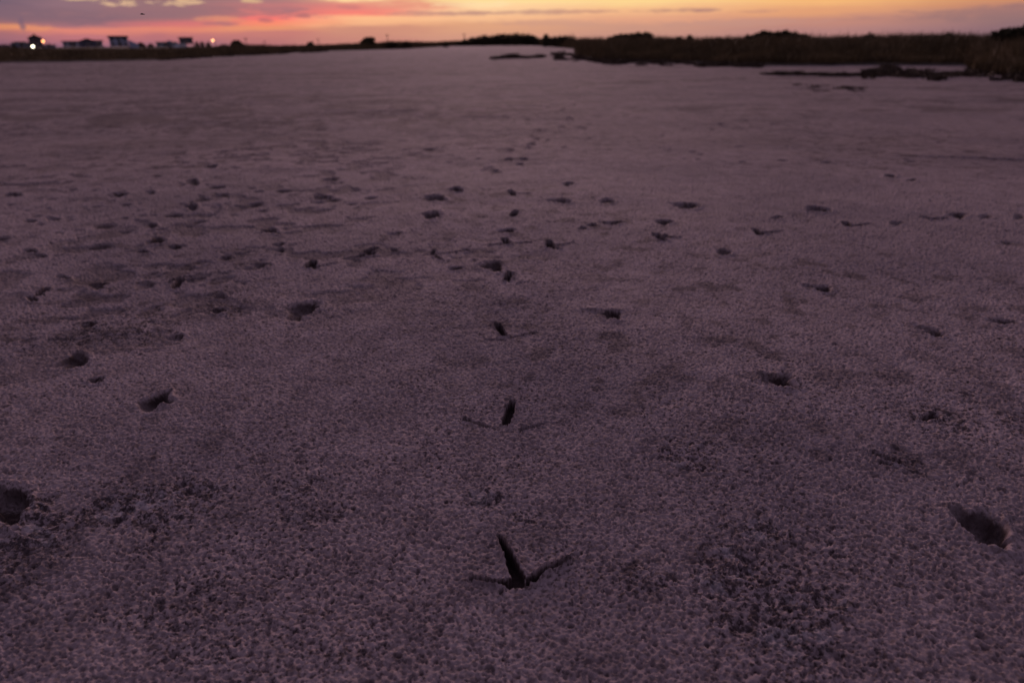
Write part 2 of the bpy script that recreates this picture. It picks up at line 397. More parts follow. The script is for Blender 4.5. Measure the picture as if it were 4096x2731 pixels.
def put(idx, s, dep, prof, tid, rimk=0.22, dk=1.06, dm=1.0):
    carved[idx] = np.minimum(carved[idx], -dep * prof + prof * edge2[idx] * 0.012)
    soft[idx] = np.maximum(soft[idx], 1 - sstep(.8, 1.1, s))
    rim[idx] = np.maximum(rim[idx], rimk * dep * np.exp(-((s - 1.25) / .22) ** 2) * np.clip(1 + 3 * edge2[idx], 0, 3))
    damp_shade[idx] = np.maximum(damp_shade[idx], (1 - sstep(dk - .1, dk, s)) * np.clip((dep - .005) / 0.013, 0, 1) * dm)  # painted shade over the print's floor and walls, stronger with carve depth
    if tid: TID[idx] = np.where(s < 1.12, tid, TID[idx])
def hollow(u, v, hw, hh, rot, dep, tid, wing=None):
    kf = 1 + 0.35 * float(sstep(1300, 850, np.array(v))); hw *= 1 + (kf - 1) * .5; hh *= kf
    c, M = aff(u, v, hw, hh, rot); Mi = np.linalg.inv(M)
    m = (abs(Mi[0]).sum(), abs(Mi[1]).sum())
    idx = np.where((np.abs(X - c[0]) < m[0] * 2) & (np.abs(Y - c[1]) < m[1] * 2))
    if len(idx[0]) == 0: return
    a, q = affs(c, M, X[idx], Y[idx])
    s = np.sqrt(a * a + q * q) * (1 + .12 * np.sin(3 * np.arctan2(q, a) + u)) + edge2[idx] * 0.95 + edge1[idx] * 0.25
    # one end is trodden deeper, the other runs out in a soft lip
    dp = (dep * 0.85 + 4) / 1000 * (0.72 + 0.28 * np.clip(a, -1, 1))
    prof = 0.55 * (1 - sstep(0.35, 1.05, s)) + 0.45 * (1 - sstep(0.6, 0.98, s))
    put(idx, s, dp, prof, tid, 0.16, 0.98, np.clip(0.80 + 1.3 * edge2[idx] + 0.25 * np.clip(a, -1, 1), .25, 1))  # shade painted darkest at the deeper end, broken up by noise

BT = [  # bird tracks: label, toes
 ("largest three-toed bird track, crisp and dark, nearest the camera", [(1997,2146,2030,2215,10,30,26,24),(2030,2215,2076,2318,30,44,24,14),(2125,2322,2276,2240,34,14,18,28),(1885,2316,2050,2337,14,36,8,15),(2072,2340,2098,2344,38,38,6,6),(2006,2362,2003,2374,12,9,6,6)]),
 ("second bird track up the trail, upright middle toe and two thin side toes", [(2052,1614,2026,1694,22,34,19,16),(2035,1630,2030,1640,26,26,14,12),(1860,1682,1958,1712,14,10,16,6),(2085,1720,2172,1698,16,10,9,4)]),
 ("third bird track in the central trail, leaning middle toe and long right toe", [(1990,1303,2016,1348,22,22,20,16),(2045,1357,2142,1333,11,9,12,14),(1940,1362,2020,1366,8,8,4,4)]),
 ("short dark slanting bird toe mark just below the round hollow in the trail", [(2043,1096,2026,1128,21,21,20,20),(2070,1138,2112,1132,7,5,5,5)]),
 ("bird track with a tiny upright toe and a flat toe running to the right", [(2016,957,2032,978,17,15,18,18),(2046,976,2120,972,10,8,10,10),(1962,979,2004,978,12,12,10,10)]),
 ("bird track right of the central trail with upright toe and trailing right toe", [(2196,968,2202,990,16,20,18,18),(2208,988,2290,976,12,7,12,8),(2216,996,2242,1000,8,8,7,7)]),
 ("small dark bird toe mark in the central trail, smaller than the ones below", [(2064,850,2052,868,14,14,16,16)]),
 ("farthest clear toe mark of the central trail, a tiny slanting nick", [(2040,769,2054,786,13,12,16,16),(2060,780,2120,778,5,5,5,5)]),
 ("bird track with pointed toe and faint right toe, between two large left hollows", [(1252,1040,1244,1066,14,30,18,16),(1242,1066,1262,1072,24,20,12,10),(1268,1068,1345,1050,10,6,8,6)]),
 ("ragged double-lobed bird track with toes smeared towards upper right", [(1502,990,1468,1006,16,18,16,16),(1488,1012,1436,1026,22,24,18,18),(1380,1030,1440,1020,8,10,8,9)]),
 ("scratchy pale bird track with open outline, left of the round hollow", [(1738,998,1728,1014,9,9,12,12),(1732,1020,1762,1036,9,10,12,12),(1752,1016,1800,1010,13,11,14,12),(1800,1010,1842,1004,9,6,10,6)]),
 ("reddish brown splayed bird track on the speckled left side", [(675,1120,752,1098,12,14,18,18),(698,1142,722,1116,22,24,14,16),(752,1112,812,1102,15,10,14,10)]),
 ("bent dark bird toe mark near the left edge of the picture", [(186,1144,150,1170,13,13,18,18),(112,1178,132,1192,14,20,12,12),(112,1180,160,1170,10,14,16,16)]),
 ("clotted dark bird track with several lobes, right of centre", [(2622,942,2642,958,20,20,18,18),(2645,968,2662,966,15,15,16,16),(2678,956,2718,953,13,9,13,9),(2660,945,2668,955,12,12,14,12)]),
 ("v-shaped bird track with left toe and longer right toe, right middle ground", [(3014,917,3036,934,11,14,16,16),(3040,936,3072,930,14,14,16,15),(3072,932,3124,923,9,7,10,8)]),
 ("bird track with dark left toe and flat right toe, farther right than the v-shaped one", [(3380,890,3390,902,15,15,18,18),(3390,903,3432,906,13,13,15,15),(3430,903,3482,894,10,8,10,9)]),
 ("faint spread bird track close to the right end of the far print line", [(3690,864,3730,875,8,13,10,15),(3735,876,3785,870,15,10,15,10)]),
]
HT = [  # hollow footprints: label, ellipse(s)
 ("largest deep oval hollow footprint, slanting, lower right", [(3915,2112,128,52,27,44),(3830,2060,60,26,20,14)]),
 ("oval hollow footprint right of centre, halfway down the flat", [(3118,1537,60,26,15,36),(3070,1520,40,18,10,14)]),
 ("round hollow footprint with a soft wing on its left, right of third bird track", [(2440,1262,44,21,5,34),(2370,1245,60,10,5,8)]),
 ("round hollow footprint directly above the slanting toe mark", [(1968,1068,50,17,5,30)]),
 ("slim tapered hollow footprint on the smooth right side", [(3288,1160,40,12,8,30),(3240,1150,40,8,5,10)]),
 ("slanting narrow hollow footprint near the right edge, middle height", [(3738,1342,46,14,16,30),(3690,1322,50,10,15,10)]),
 ("large ragged hollow footprint left of centre, rising to the right", [(1205,1243,62,29,-22,32)]),
 ("ragged hollow footprint above and left of the darkest left one", [(290,1435,62,28,-15,32)]),
 ("darkest torn hollow footprint on the lower left flat", [(630,1603,66,24,-14,44),(600,1628,50,20,-10,20)]),
 ("broad deep hollow cut by the left edge of the picture", [(22,2005,90,74,0,42)]),
 ("small dark crisp hollow footprint among dents on the left", [(622,960,32,11,-8,34)]),
 ("shallow reddish hollow beside the splayed reddish bird track", [(565,1133,46,18,-8,14)]),
 ("smudged two-part hollow above the small crisp left hollow", [(606,899,20,9,10,26),(560,888,40,9,5,8)]),
 ("flat dark hollow footprint at centre left, its right half blackest", [(1725,866,33,12,-3,34)]),
 ("small far hollow footprint above and right of the flat centre-left one", [(1823,762,25,8,0,30)]),
 ("small oval hollow footprint alone between central and right print lines", [(2895,1013,28,10,5,30)]),
 ("wide thin hollow footprint, centre right of the far print arc", [(2742,820,50,9,3,30)]),
 ("thin dark hollow footprint high on the right side of the flat", [(3266,836,42,9,5,28)]),
 ("narrow hollow just above the clotted bird track", [(2655,889,30,8,3,28)]),
 ("thin flat hollow left of the clotted bird track", [(2447,896,36,6,0,26)]),
 ("long thin far hollow right of the central trail", [(2238,806,46,6,2,26)]),
 ("short thin far hollow, right neighbour of the long thin one", [(2425,803,24,7,0,26)]),
 ("wide thin far hollow left of the central trail", [(1735,797,46,8,2,24)]),
 ("elongated far hollow on the left, pale at both ends", [(1287,787,38,8,0,26)]),
 ("dark dot-like hollow with a dent trailing right, far left", [(762,826,25,9,0,34),(850,828,40,10,0,8)]),
 ("small isolated dark hollow highest on the left side", [(851,668,18,6,0,34)]),
 ("blurred dark hollow amid dents left of centre", [(1075,918,34,10,8,26)]),
 ("thin dark hollow farthest left beneath the smooth pale band", [(50,782,32,6,0,28)]),
 ("thin straight dark hollow right of the farthest left one", [(475,778,28,6,0,32)]),
]
SMALL = [(875,783,40,7),(205,872,26,7),(565,1002,28,7),(695,984,28,6),(1115,977,28,6),(1580,935,30,5),(2025,927,30,7),(3580,893,26,7),(3830,862,36,7),(3940,868,26,6),
 (4075,867,20,9),(1960,683,34,10),(1312,718,40,7),(2272,736,22,6),(2125,578,18,5),(2145,553,16,4),(2320,510,24,4),(2110,592,14,4),(2240,505,16,4),(768,730,24,9),(1860,1000,20,5),(1575,1000,16,5),
 (2040,600,14,5),(2035,640,16,5),(2250,440,12,3),(2280,475,12,3),(2295,420,10,3),(2310,385,9,3),(2305,350,7,3),(2318,320,6,2),(2150,520,14,3),(2190,560,14,3),(2095,640,16,5),(2080,660,14,4),
 (2370,906,18,6),(2330,918,16,5),(120,1000,28,5),(160,1020,26,5),(880,1180,26,10),(350,1290,40,14),(700,1350,40,14),(380,1520,40,12),(3110,870,24,5),(3560,705,22,5),(3650,720,18,4),(870,1240,40,14),
 (1900,1040,10,4),(1820,1075,26,7),(3720,1680,40,14),(4000,1290,60,10),(600,770,18,5),(1120,1000,14,8),(1040,1060,40,9),(900,1030,30,9),(380,1130,50,12),(250,1100,30,8)]
tid = 0; META = []
for lab, toes in BT:
    tid += 1; META.append((lab, 'bird_track', 'bird track', 'bird tracks pressed into the sand'))
    for k in toes: capsule(*k, tid)
for lab, hs in HT:
    tid += 1; META.append((lab, 'hollow_footprint', 'footprint', 'hollow footprints across the sand'))
    for k in hs: hollow(*k, tid)
# a drag mark from a stick, lower right
tid += 1; META.append(('thin straight scrape in the crust above the largest hollow footprint', 'scrape_mark', 'scrape', None))
capsule(3490, 1824, 3592, 1866, 15, 14, 10, 8, tid); capsule(3520, 1860, 3560, 1872, 8, 8, 5, 5, tid)
for a in [(420, 463, 740, 458), (1130, 459, 1640, 443), (0, 500, 90, 498), (2440, 400, 2640, 396), (3080, 358, 3460, 352), (3620, 622, 4096, 642), (560, 465, 1000, 455), (1860, 470, 2010, 466)]:
    capsule(*a, 34, 40, 3, 3, 0)
for (u, v, hw, hh) in SMALL: hollow(u, v, hw, hh, random.uniform(-8, 8), random.uniform(16, 28) * (.6 if v < 700 else 1), 0)
H = H * (1 - 0.5 * soft) + carved + rim
H[0, :] = H[1, :].mean()

nr, nc = X.shape
V = np.stack([X.ravel(), Y.ravel(), H.ravel()], 1)
I = np.arange(nr * nc).reshape(nr, nc)
Q = np.stack([I[:-1, :-1], I[:-1, 1:], I[1:, 1:], I[1:, :-1]], -1).reshape(-1, 4)[:, ::-1]
ft = TID.ravel()[Q].max(1)
def attrs(o, name, arr):
    a = o.data.attributes.new(name, 'FLOAT', 'POINT'); a.data.foreach_set('value', np.ascontiguousarray(arr, dtype=np.float32))
def submesh(name, faces, loc):
    u_, inv = np.unique(faces, return_inverse=True)
    o = np_mesh(name, V[u_] - np.array(loc), [inv.reshape(-1, 4)], msand, loc=loc, smooth=True)
    attrs(o, 'relief', fade.ravel()[u_]); attrs(o, 'crust', crustA.ravel()[u_]); attrs(o, 'damp_shade', damp_shade.ravel()[u_]); return o
sand = submesh('sand_flat', Q[ft == 0], (0, 0, 0)); tag(sand, kind='structure')
for i, (lab, nm, cat, grp) in enumerate(META):
    fs = Q[ft == i + 1]
    if len(fs) == 0: print('NO FACES', nm, lab); continue
    vv = V[np.unique(fs)]; c = vv.mean(0); loc = (float(c[0]), float(c[1]), float(vv[:, 2].min()))
    o = submesh(nm, fs, loc); tag(o, lab, cat, grp)
del X, Y, AA, RR, H, micro, deep, rough, dent, TID, V, Q, I, carved, rim, soft, edge1, edge2, wx, wy, NX, NY

# ------------------------------------------------------------------ marsh bank
BASE = [(-2500, 420), (-1200, 330), (-600, 285), (0, 253), (300, 249), (600, 244), (900, 227), (1100, 217), (1240, 208), (1500, 200), (1650, 195.5), (1800, 186),
        (2000, 183), (2130, 182.5), (2200, 187), (2260, 193), (2300, 197), (2308, 226), (2430, 249), (2550, 245), (2700, 250), (2850, 256), (3000, 262), (3200, 264), (3500, 262),
        (3880, 263), (3930, 292), (4096, 312), (4700, 330), (6500, 420)]
TOP = [(-2500, 180), (0, 185), (200, 191), (600, 191), (850, 185), (900, 181), (1100, 186), (1240, 184), (1400, 178), (1600, 170), (1750, 171), (1830, 166), (2150, 158), (2280, 152), (2420, 150),
       (2450, 146), (2700, 148), (2800, 149), (2990, 145), (3060, 136), (3150, 135), (3200, 144), (3350, 142), (3500, 142), (3690, 134), (3740, 137), (3850, 138), (3990, 136), (4050, 134), (4100, 132), (4700, 130), (6500, 125)]
bu = np.array(BASE); tu = np.array(TOP)
def base_r(u):
    g_ = ground(u, float(np.interp(u, bu[:, 0], bu[:, 1]))); return math.hypot(*g_)
def az_of(u): return azel(u, 200)[0]
def top_el(u): return azel(u, float(np.interp(u, tu[:, 0], tu[:, 1])))[1]
msoil = simple('marsh_soil', (0.055, 0.042, 0.036), 0.95, 0.4, 2.0)
us = np.concatenate([np.linspace(-2500, 2290, 420), np.linspace(2296, 6500, 420)])
rows = np.concatenate([[0, .004, .012, .03, .06, .12, .2, .35, .6, 1, 2, 4, 8, 20, 60, 200]])
bv = []
for u in us:
    a = az_of(u); r0 = base_r(u) * (1 + 0.05 * (float(fbm(np.array([u / 22.0]), np.array([3.0]), 300, 3)[0]) - .5))
    for k in rows:
        r = min(r0 * (1 + k), 8800)
        x, y = r * math.sin(a), r * math.cos(a)
        hh = 0.16 * float(sstep(0, .12, np.array(k))) + 0.004
        hh *= 0.7 + 0.6 * float(fbm(np.array([x / 3]), np.array([y / 3]), 310, 2)[0])
        bv.append((x, y, hh if k > 0 else -0.03))
n_, m_ = len(us), len(rows); I = np.arange(n_ * m_).reshape(n_, m_)
Qb = np.stack([I[:-1, :-1], I[1:, :-1], I[1:, 1:], I[:-1, 1:]], -1).reshape(-1, 4)
bank = np_mesh('marsh_bank', np.array(bv), [Qb[:, ::-1]], msoil, smooth=True); tag(bank, kind='structure')

# grass material
def foliage(name, c0, c1, sc_=1.5):
    m, t, b = mat(name); g = t.add('ShaderNodeNewGeometry')
    n = t.noise(g.outputs['Position'], sc_, 3)
    rn = t.m('MULTIPLY', g.outputs['Random Per Island'], 0.5)
    c = t.mix(t.m('ADD', t.rng(n, .3, .7, 0, .6), rn, clamp=True), c0, c1)
    t.l.new(c, b.inputs['Base Color']); b.inputs['Roughness'].default_value = 0.75; b.inputs['Specular IOR Level'].default_value = 0.2
    return m
mgrass = foliage('dry_marsh_grass', (0.036, 0.026, 0.014), (0.17, 0.115, 0.055), 0.6)
mcreep = foliage('creeper_leaves', (0.035, 0.026, 0.020), (0.075, 0.050, 0.034))
mleaf = foliage('shrub_leaves', (0.028, 0.027, 0.015), (0.07, 0.06, 0.030), 1.0)
mtrunk = simple('shrub_bark', (0.06, 0.045, 0.035), 0.9, 0.3, 8)

def blades(name, P, Hh, W, nb, spread, lean=0.35, material=None):
    """P (n,3) tuft bases, Hh heights, W blade widths, nb blades each"""
    n = len(P); N = n * nb
    p = np.repeat(P, nb, 0); h = np.repeat(Hh, nb) * rng.uniform(.45, 1.0, N); w_ = np.repeat(W, nb) * rng.uniform(.6, 1.3, N); sp = np.repeat(spread, nb)
    a = rng.uniform(0, 2 * np.pi, N); q = np.sqrt(rng.uniform(0, 1, N)) * sp
    p = p + np.stack([np.cos(a) * q, np.sin(a) * q, np.zeros(N)], 1)
    la = rng.uniform(0, 2 * np.pi, N); ln = rng.uniform(0, lean, N) * h
    lv = np.stack([np.cos(la) * ln, np.sin(la) * ln], 1)
    fa = rng.uniform(0, np.pi, N); wv = np.stack([np.cos(fa), np.sin(fa), np.zeros(N)], 1) * w_[:, None] / 2
    m = p + np.stack([lv[:, 0] * .35, lv[:, 1] * .35, h * .6], 1); tp = p + np.stack([lv[:, 0], lv[:, 1], h], 1)
    V = np.stack([p - wv * .8, p + wv * .8, m - wv, m + wv, tp], 1).reshape(-1, 3)
    i = np.arange(N)[:, None] * 5
    return np_mesh(name, V, [np.concatenate([i, i + 1, i + 3, i + 2], 1), np.concatenate([i + 2, i + 3, i + 4], 1)], material or mgrass)

def tufts(u0, u1, n, kmax, pw=1.6, hs=1.0):
    P = []; Hh = []; W = []; S = []
    for _ in range(n):
        u = random.uniform(u0, u1); k = kmax * random.random() ** pw
        r0 = base_r(u); r = r0 * (1.004 + k) + random.uniform(0, .3); a = az_of(u)
        te = top_el(u); ht = CH + r * math.tan(te) - 0.1
        e = float(sstep(0, .25, np.array((r - r0) / min(r0, 40))))
        ht = max(0.25, min(ht, 3.6)) * (0.35 + 0.65 * e) * (0.62 + 0.38 * random.random()) * hs
        cl = float(fbm(np.array([r * math.sin(a) / 2.3]), np.array([r * math.cos(a) / 2.3]), 400, 2)[0])
        ht *= 0.72 + 0.5 * cl
        P.append((r * math.sin(a), r * math.cos(a), 0.08 + 0.05 * e)); Hh.append(ht); W.append(0.010 + r * 0.00045); S.append(0.12 + r * 0.004)
    return np.array(P), np.array(Hh), np.array(W), np.array(S)
P, Hh, W, S = tufts(-700, 2295, 7500, 2.2)
o = blades('marsh_grass', P, Hh, W, 16, S); tag(o, 'low dark brown marsh grass on the left and far shore, below the houses', 'marsh grass', kind='stuff')
P, Hh, W, S = tufts(930, 2295, 4200, 1.2, 1.3, 1.5)
o = blades('marsh_grass', P, Hh, W, 16, S, .2); tag(o, 'taller dark grass band on the far shore between the houses and the thicket', 'marsh grass', kind='stuff')
P, Hh, W, S = tufts(2310, 4900, 9500, 2.4, 1.6, 1.16)
o = blades('marsh_grass', P, Hh, W, 18, S); tag(o, 'tall dark marsh grass and scrub filling the right shore', 'marsh grass', kind='stuff')

# seed heads standing above the grass on the right
P = []; Hh = []
for _ in range(150):
    u = random.choice([random.gauss(3420, 60), random.gauss(3480, 25), random.uniform(3200, 3950), random.gauss(3225, 20)])
    r = base_r(u) * random.uniform(1.2, 2.0); a = az_of(u)
    P.append((r * math.sin(a), r * math.cos(a), .1)); Hh.append(CH + r * math.tan(top_el(u)) + r * random.uniform(0.001, .0065))
o = blades('tall_reed', np.array(P), np.array(Hh), np.full(len(P), .035), 4, np.full(len(P), .25), .12)
tag(o, 'thin tall reed stems poking above the grass on the right', 'reeds', kind='stuff')

# creeping plants on the sand margin
P = []; Hh = []; S = []
def strip(pts, n, thick, hmul=1.0):
    for _ in range(n):
        k = random.random() * (len(pts) - 1); i = int(k); f = k - i
        u = pts[i][0] * (1 - f) + pts[i + 1][0] * f; v = pts[i][1] * (1 - f) + pts[i + 1][1] * f + random.gauss(0, thick)
        if float(fbm(np.array([u / 26.0]), np.array([v / 5.0]), 510, 3)[0]) < random.gauss(.47, .05): continue
        g_ = ground(u, v); P.append((g_[0], g_[1], 0.0)); d = math.hypot(*g_)
        Hh.append(random.uniform(.05, .13) * hmul * (1 + d * .012)); S.append(0.10 + .0035 * d)
strip([(1965, 239), (2020, 233), (2065, 231), (2110, 233), (2160, 229), (2200, 226), (2250, 222), (2310, 222)], 420, 1.2)
strip([(2020, 232), (2065, 231)], 130, 1.8, 1.6); strip([(2190, 226), (2250, 222)], 110, 2.6, 1.5); strip([(2230, 238), (2320, 244)], 60, 3)
strip([(2300, 232), (2430, 253), (2560, 249), (2700, 254), (2850, 262)], 420, 3); strip([(2870, 259), (3010, 261)], 150, 1.8)
strip([(2850, 262), (2960, 268), (3040, 270)], 120, 2.2)
strip([(3060, 297), (3120, 302), (3190, 296)], 50, 3, .6)
strip([(3190, 296), (3300, 300), (3420, 303), (3520, 304)], 420, 3.0, .4)
strip([(3470, 298), (3560, 292), (3660, 300), (3760, 312)], 420, 6, .8); strip([(3540, 272), (3580, 290)], 110, 5, .9)
strip([(3560, 303), (3800, 302), (3900, 300)], 360, 4, .5); strip([(3890, 285), (4000, 300), (4120, 308), (4400, 320)], 700, 9)
strip([(3260, 355), (3330, 360), (3440, 357)], 22, 6, .3); strip([(3190, 345), (3290, 350)], 8, 4, .3)
strip([(2560, 262), (2580, 264)], 20, 2, .6); strip([(2655, 262), (2680, 262)], 20, 2, .6); strip([(2795, 264), (2815, 266)], 25, 2, .8)
strip([(640, 242), (900, 226), (1100, 217), (1300, 207)], 300, 1.5)
P = np.array(P); o = blades('shore_creeper', P, np.array(Hh), np.full(len(P), .045), 22, np.array(S), 1.2, mcreep)
tag(o, 'thin dark strands of creeping plants and wrack lying on the pale sand margin', 'creeping plants', kind='stuff')

# ------------------------------------------------------------------ shrubs and trees
def leafcloud(lobes, leaf, n):
    """lobes: (centre, radii)"""
    V = []; tot = sum(l[1][0] * l[1][2] for l in lobes)
    for c, r in lobes:
        k = int(n * r[0] * r[2] / tot)
        d = rng.normal(size=(k, 3)); d /= np.linalg.norm(d, axis=1)[:, None]
        q = d * (rng.uniform(.25, 1, k) ** .45)[:, None] * np.array(r) * (1 + 0.18 * rng.normal(size=(k, 1))) + np.array(c)
        a = rng.normal(size=(k, 3)); a /= np.linalg.norm(a, axis=1)[:, None]
        bb = np.cross(a, rng.normal(size=(k, 3))); bb /= np.linalg.norm(bb, axis=1)[:, None]
        s = (leaf * rng.uniform(.5, 1.3, k))[:, None]
        V.append(np.stack([q - a * s, q - bb * s * .45, q + a * s, q + bb * s * .45], 1).reshape(-1, 3))
    V = np.concatenate(V); V[:, 2] = np.maximum(V[:, 2], .02); i = np.arange(len(V)).reshape(-1, 4)
    return V, i
def shrub(name, u, vtop, wpx, D, label, cat, grp=None, kind=None, n=1500, lobes=None, vbase=None, sparse=1.0, leafk=1.0, parts=True):
    p = at_dist(u, vtop, D); hgt = p[2] - 0.05; wid = wpx * D / 2980
    if lobes is None:
        lobes = []
        k = max(3, int(wid / hgt * 4))
        for i in range(k):
            x = (i + .5) / k - .5
            hh = hgt * (1 - 1.7 * abs(x) ** 1.7) * random.uniform(.84, 1.0)
            lobes.append((x * wid * .86, hh))
    cl = []
    for x, hh in lobes:
        r = max(wid / len(lobes) * .75, hh * .22)
        cl.append(((x, random.uniform(-.2, .2) * wid, hh - r * .7), (r, r, r * .75)))
        cl.append(((x * .95, random.uniform(-.2, .2) * wid, hh * .45), (r * 1.1, r * 1.1, hh * .42)))
    V, Q = leafcloud(cl, hgt * 0.075 * leafk, int(n * sparse * 2.2))
    base = (float(p[0]), float(p[1]), 0.05); rz = -math.atan2(p[0], p[1])
    root = empty(name, base, rz); tag(root, label, cat, grp, kind)
    np_mesh('crown', V, [Q], mleaf, root)
    for j in range(min(7, max(3, len(lobes)))):
        tb = MB()
        x, hh = random.choice(lobes); x *= .8
        k0 = (x * .45, random.uniform(-.1, .1), 0); k1 = (x * .8, random.uniform(-.3, .3), hh * .4); k2 = (x, random.uniform(-.4, .4), hh * .85)
        tb.tube(k0, k1, hgt * .022, hgt * .015, 6).tube(k1, k2, hgt * .015, hgt * .004, 6)
        tb.build('trunk', mtrunk, root)
    return root
# profile thicket in the centre: outline heights by pixel
prof = [(1835, 168), (1860, 158), (1890, 150), (1915, 147), (1940, 142), (1965, 143), (1990, 139), (2015, 136), (2040, 137), (2065, 134), (2090, 137), (2110, 138), (2128, 143), (2145, 151), (2160, 160)]
D = 380; lob = [((u - 2000) * D / 2980, at_dist(u, v, D)[2] - .05) for u, v in prof]
th_ = shrub('scrub_thicket', 2000, 134, 330, D, 'long low dark thicket like a hump on the horizon at centre', 'thicket', None, 'stuff', 9000, lob, leafk=.8)
G = 'bushes and trees along the marsh horizon'
shrub('bush', 1241, 163, 34, 170, 'small round dark bush alone on the far left shore', 'bush', G, n=900)
lob = [((u - 1470) * 150 / 2980, at_dist(u, v, 150)[2]) for u, v in [(1447, 165), (1456, 157), (1466, 151), (1477, 149), (1489, 151)]]
shrub('bush', 1470, 148, 54, 150, 'dark wedge-shaped bush with steep right side, left of the thicket', 'bush', G, n=1100, lobes=lob)
shrub('bush', 1565, 161, 70, 150, 'low rounded bush just right of the wedge-shaped bush', 'bush', G, n=800)
shrub('bush', 1625, 163, 55, 160, 'very low broad bush between the wedge-shaped bush and the thicket', 'bush', G, n=600)
shrub('bush', 1782, 163, 24, 200, 'tiny bush touching the left foot of the thicket', 'bush', G, n=500)
shrub('bush', 2184, 137, 24, 200, 'small pointed bush right beside the thicket', 'bush', G, n=600)
lob = [((u - 2235) * 180 / 2980, at_dist(u, v, 180)[2]) for u, v in [(2200, 150), (2220, 148), (2240, 146), (2258, 144), (2266, 146)]]
shrub('bush', 2235, 145, 76, 180, 'low flat-topped bush with square right end, right of the pointed bush', 'bush', G, n=1000, lobes=lob)
lob = [((u - 2530) * 110 / 2980, at_dist(u, v, 110)[2]) for u, v in [(2445, 150), (2465, 142), (2485, 139), (2505, 137), (2530, 135), (2552, 131), (2566, 137), (2585, 130), (2598, 136)]]
shrub('bush', 2530, 131, 160, 110, 'long ragged flat-topped bush on the horizon right of centre', 'bush', G, n=2600, lobes=lob)
shrub('bush', 2718, 143, 36, 100, 'small low bush left of the tiny pointed one, right of centre', 'bush', G, n=500)
shrub('bush', 2760, 135, 28, 100, 'tiny pointed bush standing up from the grass right of centre', 'bush', G, n=600)
shrub('bush', 2880, 141, 90, 80, 'low wide bush merging with the grass, left of the twin-topped bush', 'bush', G, n=1000)
lob = [((u - 3100) * 60 / 2980, at_dist(u, v, 60)[2]) for u, v in [(3010, 144), (3035, 138), (3060, 127), (3080, 131), (3110, 131), (3135, 126), (3160, 132), (3185, 137), (3205, 143)]]
shrub('bush', 3100, 127, 210, 60, 'wide twin-topped bush rising above the right-hand grass', 'bush', G, n=3600, lobes=lob)
shrub('bush', 3480, 130, 36, 45, 'small thin-leaved bush sticking up among the reed stems', 'bush', G, n=500, sparse=.8)
shrub('bush', 3692, 129, 100, 45, 'rounded bush, taller left one of a pair towards the right edge', 'bush', G, n=1600)
shrub('bush', 3793, 132, 70, 45, 'rounded bush, smaller right one of a pair towards the right edge', 'bush', G, n=1200)
lob = [((u - 4090) * 35 / 2980, at_dist(u, v, 35)[2]) for u, v in [(4030, 130), (4050, 124), (4075, 117), (4100, 112), (4130, 106), (4160, 110)]]
shrub('bush', 4090, 105, 150, 35, 'tallest dark bush cut off by the right edge of the picture', 'bush', G, n=2200, lobes=lob)
shrub('round_tree', 944, 157, 46, 300, 'dark round-topped tree right of the houses on the left shore', 'tree', G, n=1400)
shrub('bush', 895, 174, 44, 300, 'low bushes spreading at the left foot of the round-topped tree', 'bush', G, n=600)
shrub('sparse_tree', 785, 166, 18, 400, 'thin small tree just right of the dark boxy stilt house', 'tree', G, n=350)
shrub('sparse_tree', 806, 164, 14, 400, 'thinner tree standing right of the thin small one, before the orange lamp', 'tree', G, n=260)
shrub('bush', 832, 168, 18, 400, 'narrow dark shrub immediately left of the right-hand orange lamp', 'tree', G, n=400)
shrub('bush', 875, 182, 60, 380, 'low scrub at the foot of the right-hand orange lamp', 'bush', G, n=500)
shrub('bush', 15, 176, 90, 380, 'low dark trees at the very left edge of the picture', 'bush', G, n=1200)
shrub('bush', 560, 168, 34, 420, 'dark leafy clump between the grey stilt house and the low teal house', 'bush', G, n=800)
shrub('bush', 600, 173, 26, 420, 'small clump right beside the dark leafy clump near the teal house', 'bush', G, n=500)

